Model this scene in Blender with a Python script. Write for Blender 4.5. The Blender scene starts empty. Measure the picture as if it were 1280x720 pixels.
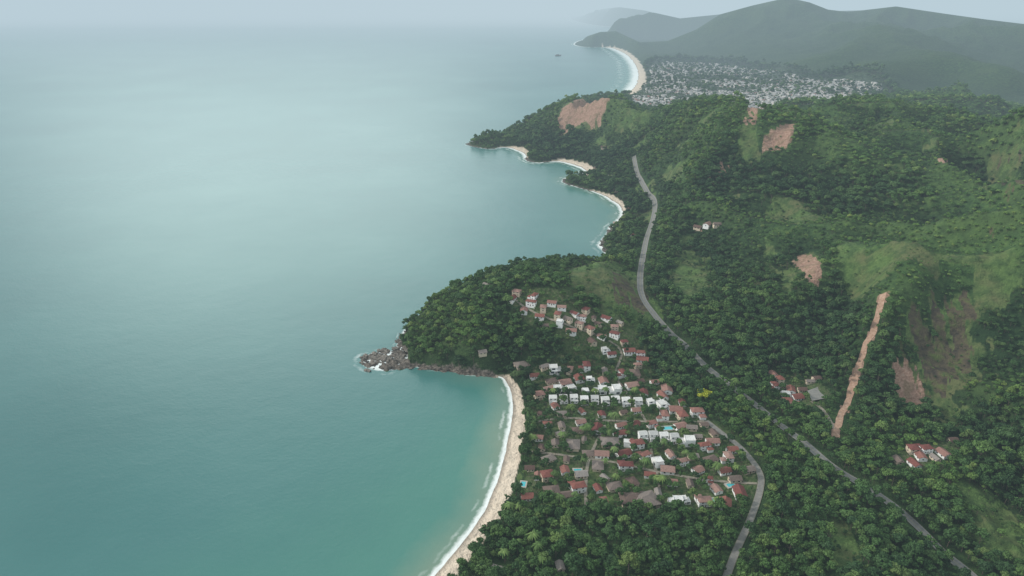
import bpy, bmesh, math, random
import numpy as np
from mathutils import Vector, noise as mnoise

rng = np.random.default_rng(7)
random.seed(7)
scene = bpy.context.scene
COL = scene.collection
scene.view_settings.view_transform = 'Standard'
scene.view_settings.look = 'None'
scene.view_settings.exposure = 0

# ------------------------------------------------------------------ survey
H = 300.0
F = 853.33
TH = math.atan(360 / F)
ct, st = math.cos(TH), math.sin(TH)

def ray(px, py):
    dx = (np.asarray(px, float) - 640) / F
    dy = (360 - np.asarray(py, float)) / F
    return dx, ct + dy * st, -st + dy * ct

def unproj(px, py, z):
    x, y, dz = ray(px, py)
    t = (np.asarray(z, float) - H) / dz
    return x * t, y * t

def at_dist(px, py, d):
    x, y, dz = ray(px, py)
    t = d / np.hypot(x, y)
    return x * t, y * t, H + dz * t

def to_px(x, y, z):
    z = z - H
    f = y * ct - z * st
    u = y * st + z * ct
    f = np.maximum(f, 1e-3)
    return 640 + F * x / f, 360 - F * u / f

# ------------------------------------------------------------------ noise
def _hash(ix, iy, s):
    n = (ix * 374761393 + iy * 668265263 + s * 1442695041) & 0xFFFFFFFF
    n = ((n ^ (n >> 13)) * 1274126177) & 0xFFFFFFFF
    n = n ^ (n >> 16)
    return (n & 0xFFFF) / 65535.0

def vnoise(x, y, s=0):
    ix = np.floor(x).astype(np.int64); iy = np.floor(y).astype(np.int64)
    fx = x - ix; fy = y - iy
    fx = fx * fx * fx * (fx * (fx * 6 - 15) + 10); fy = fy * fy * fy * (fy * (fy * 6 - 15) + 10)
    a = _hash(ix, iy, s); b = _hash(ix + 1, iy, s); c = _hash(ix, iy + 1, s); d = _hash(ix + 1, iy + 1, s)
    return (a + (b - a) * fx) * (1 - fy) + (c + (d - c) * fx) * fy

def fbm(x, y, o=4, s=0):
    r = 0; a = .5; t = 0
    for i in range(o):
        r = r + a * vnoise(x, y, s + i * 17); t += a
        x, y = x * 1.9 * .8 - y * 1.9 * .6 + 11.3, x * 1.9 * .6 + y * 1.9 * .8 + 5.7
        a *= .5
    return r / t

def ridged(x, y, o=4, s=0):
    r = 0; a = .5; t = 0
    for i in range(o):
        r = r + a * (1 - np.abs(2 * vnoise(x, y, s + i * 17) - 1)); t += a
        x, y = x * 2.0 * .8 - y * 2.0 * .6 + 3.3, x * 2.0 * .6 + y * 2.0 * .8 + 9.7
        a *= .5
    return r / t

def sstep(a, b, x):
    t = np.clip((x - a) / (b - a), 0, 1)
    return t * t * (3 - 2 * t)

# ------------------------------------------------------------------ coast line
# (px, py, beach width, surf width, rise distance)
coast = [(-150, 1500, 12, 4, 30), (200, 1100, 12, 4, 30), (400, 890, 12, 4, 30), (500, 775, 12, 4, 30), (543, 720, 12, 4, 30), (577, 680, 12, 4, 30),
 (605, 640, 12, 4, 30), (623, 598, 12, 4, 30), (634, 556, 11, 4, 30), (640, 518, 10, 4, 30), (638, 490, 8, 3.5, 30), (630, 473, 5, 3, 22),
 (612, 468, 0, 2, 8), (585, 466, 0, 2, 8), (560, 462, 0, 2, 8), (535, 460, 0, 2.5, 8), (515, 457, 0, 3, 9), (500, 459, 0, 4, 8), (482, 461, 0, 5, 8), (466, 457, 0, 6, 8), (458, 450, 0, 6, 8), (467, 445, 0, 6, 8), (484, 441, 0, 5, 8), (498, 438, 0, 4, 9),
 (500, 428, 0, 3, 12), (504, 418, 0, 3, 14), (518, 404, 0, 3, 20), (548, 383, 0, 3, 25), (600, 357, 0, 3, 40), (650, 338, 0, 3, 50),
 (700, 331, 0, 3, 50), (738, 333, 0, 3, 40), (755, 329, 0, 4, 25), (760, 318, 0, 6, 20), (752, 306, 0, 7, 20), (762, 295, 0, 7, 20),
 (765, 285, 1, 6, 20), (775, 274, 4, 6, 20), (779, 264, 5, 6, 20), (768, 252, 11, 6, 25), (752, 243, 9, 6, 25), (733, 236, 0, 6, 20), (714, 231, 0, 6, 20),
 (705, 227, 0, 7, 20), (712, 222, 0, 7, 25), (728, 219, 12, 7, 25), (733, 213, 18, 9, 25), (718, 206, 20, 10, 25), (702, 202, 18, 10, 25),
 (686, 202, 2, 9, 20), (670, 203, 0, 7, 20), (659, 199, 0, 8, 20), (655, 192, 12, 8, 20), (642, 186, 18, 8, 20), (628, 184, 3, 8, 20),
 (612, 186, 0, 5, 20), (598, 184, 0, 5, 20), (586, 180, 0, 5, 20), (597, 175, 0, 5, 30), (620, 171, 0, 5, 50), (645, 163, 0, 5, 60),
 (662, 152, 0, 5, 70), (690, 137, 0, 5, 100), (720, 127, 0, 5, 120), (755, 121, 0, 5, 120), (780, 119, 15, 20, 100),
 (790, 112, 30, 36, 60), (797, 102, 30, 40, 60), (798, 91, 30, 44, 60), (793, 79, 30, 44, 60), (784, 69, 30, 50, 60), (768, 61, 30, 44, 60),
 (752, 59, 0, 15, 90), (735, 59, 0, 15, 90), (719, 56, 0, 15, 90), (725, 51, 0, 15, 120), (745, 48, 0, 10, 150), (775, 46, 0, 10, 150),
 (802, 44, 120, 90, 100), (824, 42, 160, 140, 100), (818, 37, 120, 110, 100), (785, 35, 30, 30, 150), (748, 32, 0, 20, 200), (722, 27, 0, 20, 200), (713, 22, 0, 20, 250),
 (728, 19, 0, 20, 300), (765, 18, 0, 20, 300), (805, 19, 200, 200, 200), (832, 21, 260, 260, 200), (826, 16, 180, 180, 200), (800, 12, 0, 30, 300), (790, 9, 0, 30, 400), (850, 7, 0, 30, 400),
 (1000, 5, 0, 30, 400), (1500, 4, 0, 30, 400)]
C = np.array(coast, float)

def catmull(P, n):
    out = []
    for i in range(len(P) - 1):
        p0 = P[max(i - 1, 0)]; p1 = P[i]; p2 = P[i + 1]; p3 = P[min(i + 2, len(P) - 1)]
        for k in range(n):
            t = k / n
            out.append(.5 * ((2 * p1) + (-p0 + p2) * t + (2 * p0 - 5 * p1 + 4 * p2 - p3) * t * t + (-p0 + 3 * p1 - 3 * p2 + p3) * t ** 3))
    out.append(P[-1])
    return np.array(out)

CS = catmull(C, 4)
CS[:, 2:] = np.maximum(CS[:, 2:], 0)
cx, cy = unproj(CS[:, 0], np.maximum(CS[:, 1], 3), np.zeros(len(CS)))
coast_xy = np.stack([cx, cy], 1)
poly = np.vstack([coast_xy, [[90000, coast_xy[-1, 1]], [90000, -3000], [coast_xy[0, 0], -3000]]])

def inside(P, x, y):
    r = np.zeros(x.shape, bool)
    n = len(P)
    for i in range(n):
        x1, y1 = P[i]; x2, y2 = P[(i + 1) % n]
        if y1 == y2: continue
        c = ((y1 > y) != (y2 > y)) & (x < (x2 - x1) * (y - y1) / (y2 - y1) + x1)
        r ^= c
    return r

# ------------------------------------------------------------------ height control points
ctl = []
def cp(*pts):
    for px, py, h in pts:
        x, y = unproj(px, py, h); ctl.append((float(x), float(y), h))
def cd(*pts):
    for px, py, d in pts:
        x, y, z = at_dist(px, py, d); ctl.append((float(x), float(y), float(z)))
def cr(*pts):
    for az, r, h in pts:
        a = math.radians(az); ctl.append((r * math.sin(a), r * math.cos(a), h))
cp((700, 700, 5), (620, 720, 4), (700, 600, 5), (800, 600, 6), (900, 640, 8), (700, 500, 5), (800, 500, 8), (850, 560, 8), (950, 700, 10), (750, 720, 5), (660, 540, 4), (600, 800, 4), (800, 850, 8), (1000, 850, 14), (480, 450, 3))
cp((1000, 650, 14), (1000, 560, 14), (1100, 700, 20), (1200, 700, 30), (1280, 720, 35), (1150, 620, 22), (1250, 600, 35), (1000, 500, 11), (950, 470, 12), (920, 520, 10), (1045, 540, 15), (1102, 368, 72), (1075, 450, 42), (1130, 480, 32), (1170, 400, 58), (1225, 420, 58), (1220, 500, 35), (1280, 540, 48), (1280, 450, 62), (1400, 600, 60), (1400, 400, 90), (1060, 400, 36), (1030, 450, 22))
cp((1150, 330, 72), (1280, 330, 88), (1280, 250, 110), (1280, 180, 122), (1280, 150, 116), (1280, 126, 92), (1150, 250, 86), (1150, 180, 108), (1150, 150, 108), (1150, 124, 92), (1050, 330, 58), (1050, 250, 76), (1050, 200, 92), (1050, 150, 102), (1050, 126, 90), (1400, 150, 110))
cp((1000, 420, 24), (1000, 335, 45), (950, 400, 26), (950, 320, 44), (950, 250, 62), (950, 180, 92), (950, 150, 98), (950, 124, 88), (870, 400, 22), (860, 350, 28), (870, 280, 38), (870, 240, 52), (870, 200, 68), (870, 150, 88), (870, 127, 84))
cp((800, 225, 22), (800, 180, 48), (800, 150, 72), (830, 136, 76), (790, 125, 84), (745, 120, 92), (715, 126, 80), (690, 146, 45), (665, 162, 18), (700, 180, 18), (750, 200, 14), (740, 150, 66), (640, 176, 6), (610, 180, 5), (785, 250, 8), (790, 290, 10), (772, 305, 7))
cp((818, 255, 15), (812, 290, 18), (803, 330, 22), (800, 370, 24), (820, 400, 21), (850, 430, 16), (905, 478, 12), (770, 320, 12))
cp((560, 425, 20), (535, 405, 19), (545, 392, 24), (600, 430, 24), (600, 400, 37), (600, 358, 46), (650, 334, 54), (690, 330, 55), (730, 339, 50), (650, 370, 45), (700, 400, 36), (650, 430, 20), (700, 440, 18), (740, 370, 43), (760, 347, 41), (790, 385, 30), (770, 415, 26), (760, 440, 16), (700, 455, 9), (800, 450, 12), (620, 455, 8), (522, 438, 9))
cp((800, 112, 3), (830, 90, 4), (900, 100, 5), (1000, 110, 6), (1080, 117, 7), (850, 122, 3), (950, 119, 4), (1150, 117, 8), (1280, 115, 10), (1020, 100, 8), (840, 76, 5), (900, 77, 7), (960, 87, 8), (1090, 112, 8), (1180, 108, 10), (1280, 106, 12), (1400, 108, 14), (950, 105, 5))
for px in (760, 850, 950, 1050, 1150, 1280):
    x, y = unproj(px, 120, 0); k = 1780 / math.hypot(x, y); ctl.append((float(x * k), float(y * k), 36))
cd((1000, 62, 3700), (900, 55, 4300), (1100, 70, 3400), (1200, 78, 3200), (1280, 82, 3100), (1050, 40, 4200), (1180, 45, 3900), (860, 60, 4350), (1000, 82, 3300), (1100, 90, 3000),
   (835, 50, 4700), (870, 37, 4800), (900, 18, 5000), (940, 7, 5100), (962, 2, 5200), (988, -3, 5300), (1012, 3, 5200), (1035, 12, 5200), (1060, 15, 5100), (1120, 8, 4900), (1180, 17, 4600), (1230, 24, 4300), (1280, 30, 4100), (1400, 40, 4000))
cd((745, 43, 4700), (775, 40, 4800), (805, 46, 4700), (740, 13, 8600), (775, 10, 8800), (805, 13, 8900), (850, 25, 7000))
cr((10, 7800, 40), (15, 7800, 30), (25, 7800, 20), (35, 7500, 20), (50, 7500, 20), (10, 12000, 10), (25, 12000, 5), (45, 12000, 5), (20, 30000, 5), (55, 800, 110), (55, 1500, 80), (55, 400, 60), (55, 4200, 180), (55, 2400, 20), (30, 200, 15), (-20, 200, 2))
ctl = np.array(ctl)
def uvc(x, y):
    return np.stack([np.arctan2(x, y), .55 * np.log(np.hypot(x, y))], -1)
U = uvc(ctl[:, 0], ctl[:, 1])
def phi(d2): return np.sqrt(d2 + .0006)
n = len(U)
A = np.zeros((n + 1, n + 1))
A[:n, :n] = phi(((U[:, None] - U[None]) ** 2).sum(-1)) - np.eye(n) * 0.002
A[:n, n] = 1; A[n, :n] = 1
wts = np.linalg.solve(A, np.append(ctl[:, 2], 0))

# ------------------------------------------------------------------ terrain fan (denser close to the village)
NA, NR = 940, 860
az0, az1 = math.radians(-54), math.radians(56)
l0, l1 = math.log(120), math.log(60000)
azs = np.linspace(az0, az1, NA); ls = np.linspace(l0, l1, NR)
AZ, LS = np.meshgrid(azs, ls)
R = np.exp(LS); X = R * np.sin(AZ); Y = R * np.cos(AZ)
D2 = np.full(X.shape, 1e18); BW = np.zeros(X.shape); SW = np.zeros(X.shape); RW = np.zeros(X.shape)
wob = np.minimum(R * .004, 12)
XW = X + (fbm(X / 14, Y / 14, 3, 5) - .5) * wob * 1.2; YW = Y + (fbm(X / 14, Y / 14, 3, 55) - .5) * wob * 1.2
for i in range(len(coast_xy) - 1):
    ax, ay = coast_xy[i]; bx, by = coast_xy[i + 1]
    vx, vy = bx - ax, by - ay; L2 = vx * vx + vy * vy + 1e-9
    t = np.clip(((XW - ax) * vx + (YW - ay) * vy) / L2, 0, 1)
    d2 = (XW - ax - t * vx) ** 2 + (YW - ay - t * vy) ** 2
    m = d2 < D2
    D2[m] = d2[m]
    BW[m] = (CS[i, 2] + (CS[i + 1, 2] - CS[i, 2]) * t)[m]
    SW[m] = (CS[i, 3] + (CS[i + 1, 3] - CS[i, 3]) * t)[m]
    RW[m] = (CS[i, 4] + (CS[i + 1, 4] - CS[i, 4]) * t)[m]
S = np.sqrt(D2)
land = inside(poly, XW, YW)
S = np.where(land, S, -S)
base = np.full(X.shape, wts[n])
au, bv = AZ, .55 * LS
for i in range(n):
    base = base + wts[i] * phi((au - U[i, 0]) ** 2 + (bv - U[i, 1]) ** 2)
base = np.maximum(base, 2.0)
tipx, tipy = unproj([452, 470, 500, 512, 508, 480, 455], [450, 465, 463, 455, 434, 434, 440], np.zeros(7)); tip_poly = np.stack([tipx, tipy], 1)
amp = np.clip((base - 14) / 55, 0, 1)
headl = np.exp(-(((X - 20) / 150) ** 2 + ((Y - 590) / 130) ** 2))
wx = X + (fbm(X / 160, Y / 160, 2, 41) - .5) * 140; wy = Y + (fbm(X / 160, Y / 160, 2, 42) - .5) * 140
near = (ridged(wx / 270, wy / 340, 2, 3) - .63) * 190 * amp * (1 - headl * .93) + (ridged(X / 95, Y / 110, 3, 13) - .6) * 42 * amp * (1 - headl * .7) + (fbm(X / 30, Y / 30, 3, 9) - .5) * 6 * amp
farw = sstep(2100, 3000, R)
farn = (ridged(X / 800 + .3, Y / 900, 5, 21) - .56) * 340 * np.clip(base / 180, 0, 1) * (np.clip((base - 12) / 30, 0, 1))
base = base + near * (1 - farw) + farn * farw
base = np.maximum(base, 1.5 + 9 * amp * (1 - farw))
def skyline(pts):
    dx, fy, dz = ray([p[0] for p in pts], [p[1] for p in pts]); a = np.arctan2(dx, fy); s = dz / np.hypot(dx, fy)
    return np.interp(AZ, a, s)
s1 = skyline([(560, 184), (587, 180), (640, 166), (662, 150), (690, 131), (720, 121), (745, 117), (795, 122), (830, 133), (870, 127), (930, 121), (1000, 127), (1050, 125), (1100, 123), (1200, 121), (1280, 126), (1450, 128), (1900, 130)])
lim = H + R * s1 - 7
wk = sstep(850, 1000, R) * (1 - sstep(2250, 2450, R))
base = np.where(wk > 0, np.minimum(base, lim * wk + (1 - wk) * 900), base)
s2 = skyline([(690, 62), (716, 55), (732, 46), (750, 40), (770, 39), (785, 46), (800, 53), (835, 51), (870, 37), (900, 18), (940, 7), (962, 2), (985, -3), (1012, 3), (1035, 12), (1060, 15), (1120, 8), (1180, 17), (1230, 24), (1280, 30), (1450, 40), (1900, 50)])
s3 = skyline([(690, 30), (712, 21), (740, 12), (775, 9), (805, 13), (850, 23), (900, 18), (940, 10), (985, 3), (1035, 14), (1120, 12), (1180, 20), (1280, 33), (1900, 60)])
base = np.where((R > 2600) & (R < 6200), np.minimum(base, np.maximum(H + R * s2, 3)), base)
base = np.where(R >= 6200, np.minimum(base, np.maximum(H + R * s3, 2)), base)
base = np.maximum(base, 1.5)
rise = sstep(0, 1, (S - BW * .9) / RW)
Z = np.where(S > 0, np.minimum(S * .14, 1.6) + (base - 1.6) * rise, np.maximum(S * .12, -12))
tip = inside(tip_poly, X, Y)
Z = np.where(tip & (S > -3), np.minimum(Z, .1), Z)
rocky = np.exp(-np.maximum(S - .3, 0) / 1.2) * (BW < 3) * (S > -6) * (R < 2500)
rocky = np.where(tip & (S > -4), 1.0, rocky)
Z += rocky * (fbm(X / 5, Y / 5, 3, 31) - np.where(tip, .46, .3)) * np.where(tip, 8, 2.5)
print('terrain', Z.min(), Z.max())

def blur(M, k, it=2):
    for _ in range(it):
        cs = np.cumsum(np.pad(M, ((k + 1, k), (0, 0)), 'edge'), 0); M = (cs[2 * k + 1:] - cs[:-2 * k - 1]) / (2 * k + 1)
        cs = np.cumsum(np.pad(M, ((0, 0), (k + 1, k)), 'edge'), 1); M = (cs[:, 2 * k + 1:] - cs[:, :-2 * k - 1]) / (2 * k + 1)
    return M
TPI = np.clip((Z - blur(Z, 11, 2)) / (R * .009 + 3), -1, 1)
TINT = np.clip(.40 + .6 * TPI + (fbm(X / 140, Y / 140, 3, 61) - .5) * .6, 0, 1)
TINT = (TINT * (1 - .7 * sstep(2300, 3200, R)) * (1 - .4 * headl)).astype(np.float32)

def hgt(x, y):
    a = (np.arctan2(x, y) - az0) / (az1 - az0) * (NA - 1)
    l = (np.log(np.maximum(np.hypot(x, y), 121)) - l0) / (l1 - l0) * (NR - 1)
    a = np.clip(a, 0, NA - 1.001); l = np.clip(l, 0, NR - 1.001)
    i = l.astype(int); j = a.astype(int); fi = l - i; fj = a - j
    def g(Q): return (Q[i, j] * (1 - fj) + Q[i, j + 1] * fj) * (1 - fi) + (Q[i + 1, j] * (1 - fj) + Q[i + 1, j + 1] * fj) * fi
    return g
def height(x, y): return hgt(np.asarray(x, float), np.asarray(y, float))(Z)
def shore(x, y): return hgt(np.asarray(x, float), np.asarray(y, float))(S)

def hit(px, py):
    px = np.atleast_1d(np.asarray(px, float)); py = np.atleast_1d(np.asarray(py, float))
    dx, dy, dz = ray(px, py); hd = np.hypot(dx, dy)
    rr = np.exp(np.linspace(math.log(150), math.log(15000), 1500))
    t = rr[None, :] / hd[:, None]
    x = dx[:, None] * t; y = dy[:, None] * t; z = H + dz[:, None] * t
    below = z < np.maximum(height(x, y), 0)
    k = np.argmax(below, 1); k = np.where(below.any(1), k, len(rr) - 1)
    i = np.arange(len(px))
    return np.stack([x[i, k], y[i, k], np.maximum(height(x[i, k], y[i, k]), 0)], 1)

# ------------------------------------------------------------------ ground cover patches
def patch(pts):
    return hit([p[0] for p in pts], [p[1] for p in pts])[:, :2]
soil_wide = [patch(p) for p in [
 [(692, 162), (699, 142), (716, 131), (742, 126), (762, 134), (742, 152), (720, 156), (710, 165)],
 [(944, 192), (950, 178), (966, 166), (990, 154), (996, 162), (984, 178), (962, 190)],
 [(988, 314), (1000, 316), (1014, 322), (1030, 338), (1022, 352), (1010, 346), (1000, 334)]]]
soil_polys = [patch(p) for p in [
 [(930, 154), (950, 130), (964, 128), (946, 154)],
 [(884, 214), (912, 211), (916, 223), (888, 224)],
 [(1172, 207), (1188, 199), (1196, 205), (1180, 212)],
 [(1262, 192), (1276, 182), (1282, 200), (1264, 206)],
 [(1114, 468), (1126, 448), (1138, 452), (1158, 490), (1148, 506), (1132, 494)],
 [(866, 282), (896, 279), (900, 286), (870, 289)]]]
bare_polys = [patch(p) for p in [
 [(1120, 425), (1152, 396), (1186, 388), (1222, 410), (1216, 452), (1190, 468), (1160, 470), (1136, 455)],
 [(1225, 290), (1240, 286), (1250, 304), (1228, 308)], [(1255, 200), (1276, 190), (1284, 232), (1256, 235)],
 [(762, 340), (782, 342), (812, 378), (806, 392), (778, 372)]]]
grass_polys = [patch(p) for p in [
 [(830, 336), (850, 318), (882, 320), (884, 366), (862, 378), (838, 358)],
 [(942, 304), (965, 306), (1012, 346), (1000, 368), (978, 360), (955, 334)],
 [(702, 336), (738, 330), (774, 332), (812, 350), (812, 378), (832, 412), (795, 406), (752, 382), (712, 362)],
 [(1036, 645), (1058, 645), (1074, 724), (1044, 724)],
 [(786, 226), (812, 232), (822, 272), (806, 284), (798, 250)],
 [(1192, 640), (1290, 648), (1290, 700), (1226, 688)],
 [(1110, 430), (1150, 386), (1192, 380), (1234, 410), (1226, 490), (1190, 504), (1155, 476)],
 [(956, 236), (986, 232), (990, 246), (964, 248)],
 [(1245, 180), (1265, 170), (1290, 165), (1290, 235), (1256, 240)],
 [(1150, 172), (1172, 166), (1175, 186), (1154, 188)],
 [(735, 598), (768, 600), (768, 632), (735, 634)],
 [(646, 596), (670, 596), (668, 612), (644, 612)]]]
village_poly = patch([(655, 468), (700, 452), (760, 462), (812, 470), (860, 505), (925, 556), (952, 604), (925, 645), (850, 640), (650, 634), (655, 600), (664, 560), (664, 510)])
hill_vill = patch([(632, 358), (680, 360), (780, 394), (812, 440), (815, 466), (750, 450), (700, 418), (636, 392)])
hamlet = patch([(955, 462), (1010, 470), (1045, 484), (1030, 508), (990, 520), (960, 500)])
hamlet2 = patch([(1115, 568), (1150, 556), (1205, 548), (1200, 566), (1165, 594), (1120, 590)])
town_poly = np.stack(unproj([788, 796, 806, 830, 900, 960, 1000, 1100, 1120, 1000, 830], [130, 112, 86, 78, 80, 90, 100, 112, 130, 136, 142], np.full(11, 4.)), 1)
lot_poly = patch([(1008, 494), (1022, 484), (1038, 487), (1034, 498), (1014, 505)])

nzA = fbm(X / 13, Y / 13, 4, 71) - .5
nzB = fbm(AZ * R / 5, R / 34, 3, 72) - .5
def rawmask(polys):
    m = np.zeros(X.shape)
    for P in polys: m = np.maximum(m, inside(P, X, Y))
    return m
def pmask(polys, k=5, na_=1.3, nb_=1.1, c=.5):
    b = blur(rawmask(polys), k)
    return (sstep(c - .09, c + .09, b + (nzA * na_ + nzB * nb_) * np.clip(b * 4, 0, 1))).astype(np.float32)

# roads -------------------------------------------------------------
def path3(pts):
    h = hit([p[0] for p in pts], [p[1] for p in pts])[:, :2]
    c = catmull(h, 14)
    seg = np.hypot(*(c[1:] - c[:-1]).T); L = np.concatenate([[0], np.cumsum(seg)])
    q = np.arange(0, L[-1], 2.5)
    c2 = np.stack([np.interp(q, L, c[:, 0]), np.interp(q, L, c[:, 1])], 1)
    return c2
road_defs = [
 ('road', 7.0, 'asphalt', 1.6, [(792, 196), (798, 222), (808, 240), (818, 255), (816, 275), (808, 300), (803, 325), (800, 350), (803, 372), (818, 395), (838, 418), (856, 434)]),
 ('road', 6.4, 'asphalt', .9, [(856, 434), (880, 457), (905, 478), (950, 512), (1000, 550), (1040, 584), (1085, 612), (1130, 645), (1170, 683), (1210, 718), (1235, 745)]),
 ('road', 4.4, 'lane', .5, [(896, 760), (908, 722), (920, 690), (938, 650), (950, 612), (948, 590), (926, 562), (900, 540), (880, 526)]),
 ('dirt_track', 4.6, 'dirt', 1.0, [(1043, 546), (1047, 530), (1058, 506), (1064, 484), (1072, 462), (1078, 444), (1087, 424), (1092, 408), (1100, 390), (1102, 368)]),
 ('path', 2.2, 'lanedust', 0, [(664, 566), (700, 570), (760, 578), (820, 590), (880, 600), (946, 606)]),
 ('path', 2.2, 'lanedust', 0, [(672, 528), (720, 524), (790, 528), (850, 528), (884, 528)]),
 ('path', 2.2, 'lanedust', 0, [(733, 640), (732, 610), (735, 580), (745, 555), (760, 526)]),
 ('path', 2.0, 'lanedust', -.8, [(822, 640), (824, 610), (815, 570), (808, 530), (790, 500), (770, 470), (776, 440), (745, 420), (700, 405), (660, 388), (640, 372)]),
 ('path', 2.4, 'lanedust', -1.2, [(1014, 502), (1030, 515), (1044, 538)]),
]
road_paths = [(a, w, k, g, path3(p)) for a, w, k, g, p in road_defs]

def road_dist(x, y):
    best = np.full(x.shape, 1e9)
    for a, w, k, g, P in road_paths:
        x0, x1_ = P[:, 0].min() - 25, P[:, 0].max() + 25; y0, y1_ = P[:, 1].min() - 25, P[:, 1].max() + 25
        m = (x > x0) & (x < x1_) & (y > y0) & (y < y1_)
        if not m.any(): continue
        xs = x[m]; ys = y[m]; b = np.full(xs.shape, 1e9)
        for p in P[::2]:
            b = np.minimum(b, (xs - p[0]) ** 2 + (ys - p[1]) ** 2)
        best[m] = np.minimum(best[m], np.sqrt(b) - w / 2 - g)
    return best

soil = np.maximum(pmask(soil_polys, 3, 1.2, 1.3, .46), pmask(soil_wide, 2, .9, .35, .40)); bare = pmask(bare_polys, 5, 1.3, 2.2, .45); grass = pmask(grass_polys, 6, 1.1, .8, .42)
wild = sstep(.69, .72, fbm(X / 40, Y / 52, 4, 303)) * (amp > .25) * (headl < .3) * (R < 1700)
vill = pmask([village_poly, hill_vill, hamlet, hamlet2], 4, .6, .2); townm = blur(rawmask([town_poly]), 6).astype(np.float32)
P = road_paths[3][4]
scar = np.zeros(X.shape)
m = (X > P[:, 0].min() - 20) & (X < P[:, 0].max() + 20) & (Y > P[:, 1].min() - 20) & (Y < P[:, 1].max() + 20)
b = np.full(m.sum(), 1e9)
for p in P: b = np.minimum(b, np.hypot(X[m] - p[0], Y[m] - p[1]))
scar[m] = b < 1.6 + 7 * (fbm(X[m] / 7, Y[m] / 7, 3, 3) - .42)
soil = np.maximum(soil, scar).astype(np.float32)
ring = sstep(.25, .5, blur(soil.astype(float), 4) + nzA * .35)
grass = np.maximum(grass, np.maximum(ring, wild)).astype(np.float32)
sand = ((S > -25) & (S < BW * (1 + .25 * (fbm(X / 12, Y / 12, 2, 8) - .5))) & (BW > 2)).astype(np.float32)
rockm = np.clip(rocky * 1.6, 0, 1).astype(np.float32)

# ------------------------------------------------------------------ node helpers
class NT:
    def __init__(s, name):
        s.mat = bpy.data.materials.new(name); s.mat.use_nodes = True
        s.t = s.mat.node_tree; s.n = s.t.nodes; s.l = s.t.links
        s.b = s.n['Principled BSDF']
    def new(s, typ, **kw):
        x = s.n.new(typ)
        for k, v in kw.items(): setattr(x, k, v)
        return x
    def set(s, sock, v):
        if isinstance(v, bpy.types.NodeSocket): s.l.new(v, sock)
        else: sock.default_value = v
    def noise(s, scale, detail=3, vec=None, rough=.5):
        x = s.new('ShaderNodeTexNoise'); x.inputs['Scale'].default_value = scale; x.inputs['Detail'].default_value = detail
        x.inputs['Roughness'].default_value = rough
        if vec is not None: s.l.new(vec, x.inputs['Vector'])
        return x.outputs[0]
    def ramp(s, fac, stops):
        x = s.new('ShaderNodeValToRGB'); s.l.new(fac, x.inputs[0]); e = x.color_ramp.elements
        while len(e) < len(stops): e.new(.5)
        for i, (p, c) in enumerate(stops):
            e[i].position = p; e[i].color = (*c, 1) if len(c) == 3 else c
        return x.outputs[0]
    def mix(s, fac, a, b, mode='MIX'):
        x = s.new('ShaderNodeMix', data_type='RGBA', blend_type=mode)
        s.set(x.inputs[0], fac)
        for k, v in ((6, a), (7, b)):
            if isinstance(v, tuple): x.inputs[k].default_value = (*v, 1)
            else: s.l.new(v, x.inputs[k])
        return x.outputs[2]
    def math(s, op, a, b=0.0, c=0.0):
        x = s.new('ShaderNodeMath', operation=op)
        for k, v in enumerate((a, b, c)):
            s.set(x.inputs[k], v)
        return x.outputs[0]
    def mr(s, v, a, b, c=0., d=1.):
        x = s.new('ShaderNodeMapRange'); x.clamp = True; s.l.new(v, x.inputs[0])
        for k, q in enumerate((a, b, c, d)): s.set(x.inputs[k + 1], q)
        return x.outputs[0]
    def attr(s, name, typ='GEOMETRY'):
        x = s.new('ShaderNodeAttribute', attribute_name=name, attribute_type=typ); return x.outputs['Fac']
    def pos(s): return s.new('ShaderNodeNewGeometry').outputs['Position']
    def obj(s): return s.new('ShaderNodeTexCoord').outputs['Object']
    def rnd(s): return s.new('ShaderNodeObjectInfo').outputs['Random']
    def bump(s, h, strength, dist):
        x = s.new('ShaderNodeBump'); x.inputs['Strength'].default_value = strength; x.inputs['Distance'].default_value = dist
        s.l.new(h, x.inputs['Height']); s.l.new(x.outputs[0], s.b.inputs['Normal'])
    def out(s, col, rough=.8, spec=.3):
        if isinstance(col, tuple): s.b.inputs['Base Color'].default_value = (*col, 1)
        else: s.l.new(col, s.b.inputs['Base Color'])
        s.set(s.b.inputs['Roughness'], rough)
        s.b.inputs['Specular IOR Level'].default_value = spec
        return s.mat

# terrain material
t = NT('ground_cover'); p = t.pos()
n1 = t.noise(.11, 4, p, .62); n2 = t.noise(.012, 3, p); n3 = t.noise(.5, 4, p, .6); n4 = t.noise(.03, 3, p, .6)
forest = t.ramp(n1, [(.3, (.012, .028, .012)), (.5, (.026, .056, .019)), (.72, (.052, .092, .027))])
forest = t.mix(t.mr(n2, .4, .65), forest, t.mix(.5, forest, (.05, .078, .028)))
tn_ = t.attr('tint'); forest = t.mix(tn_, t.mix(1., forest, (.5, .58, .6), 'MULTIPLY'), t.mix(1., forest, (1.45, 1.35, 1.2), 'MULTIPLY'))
gr = t.ramp(n3, [(.3, (.052, .092, .026)), (.6, (.078, .126, .036)), (.8, (.12, .16, .052))])
gr = t.mix(t.mr(n4, .42, .62, 0., .7), gr, (.10, .095, .045))
gr = t.mix(t.mr(n1, .46, .60, 0., .7), gr, (.032, .062, .02))
so = t.ramp(n3, [(.3, (.18, .105, .07)), (.55, (.29, .18, .135)), (.8, (.38, .275, .21))])
so = t.mix(t.mr(n1, .50, .6, 0., .5), so, (.13, .105, .055))
ba = t.ramp(n1, [(.35, (.040, .034, .026)), (.5, (.075, .060, .038)), (.65, (.075, .095, .03))])
vg = t.ramp(n3, [(.3, (.035, .06, .02)), (.5, (.055, .085, .028)), (.7, (.12, .11, .07))])
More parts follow.
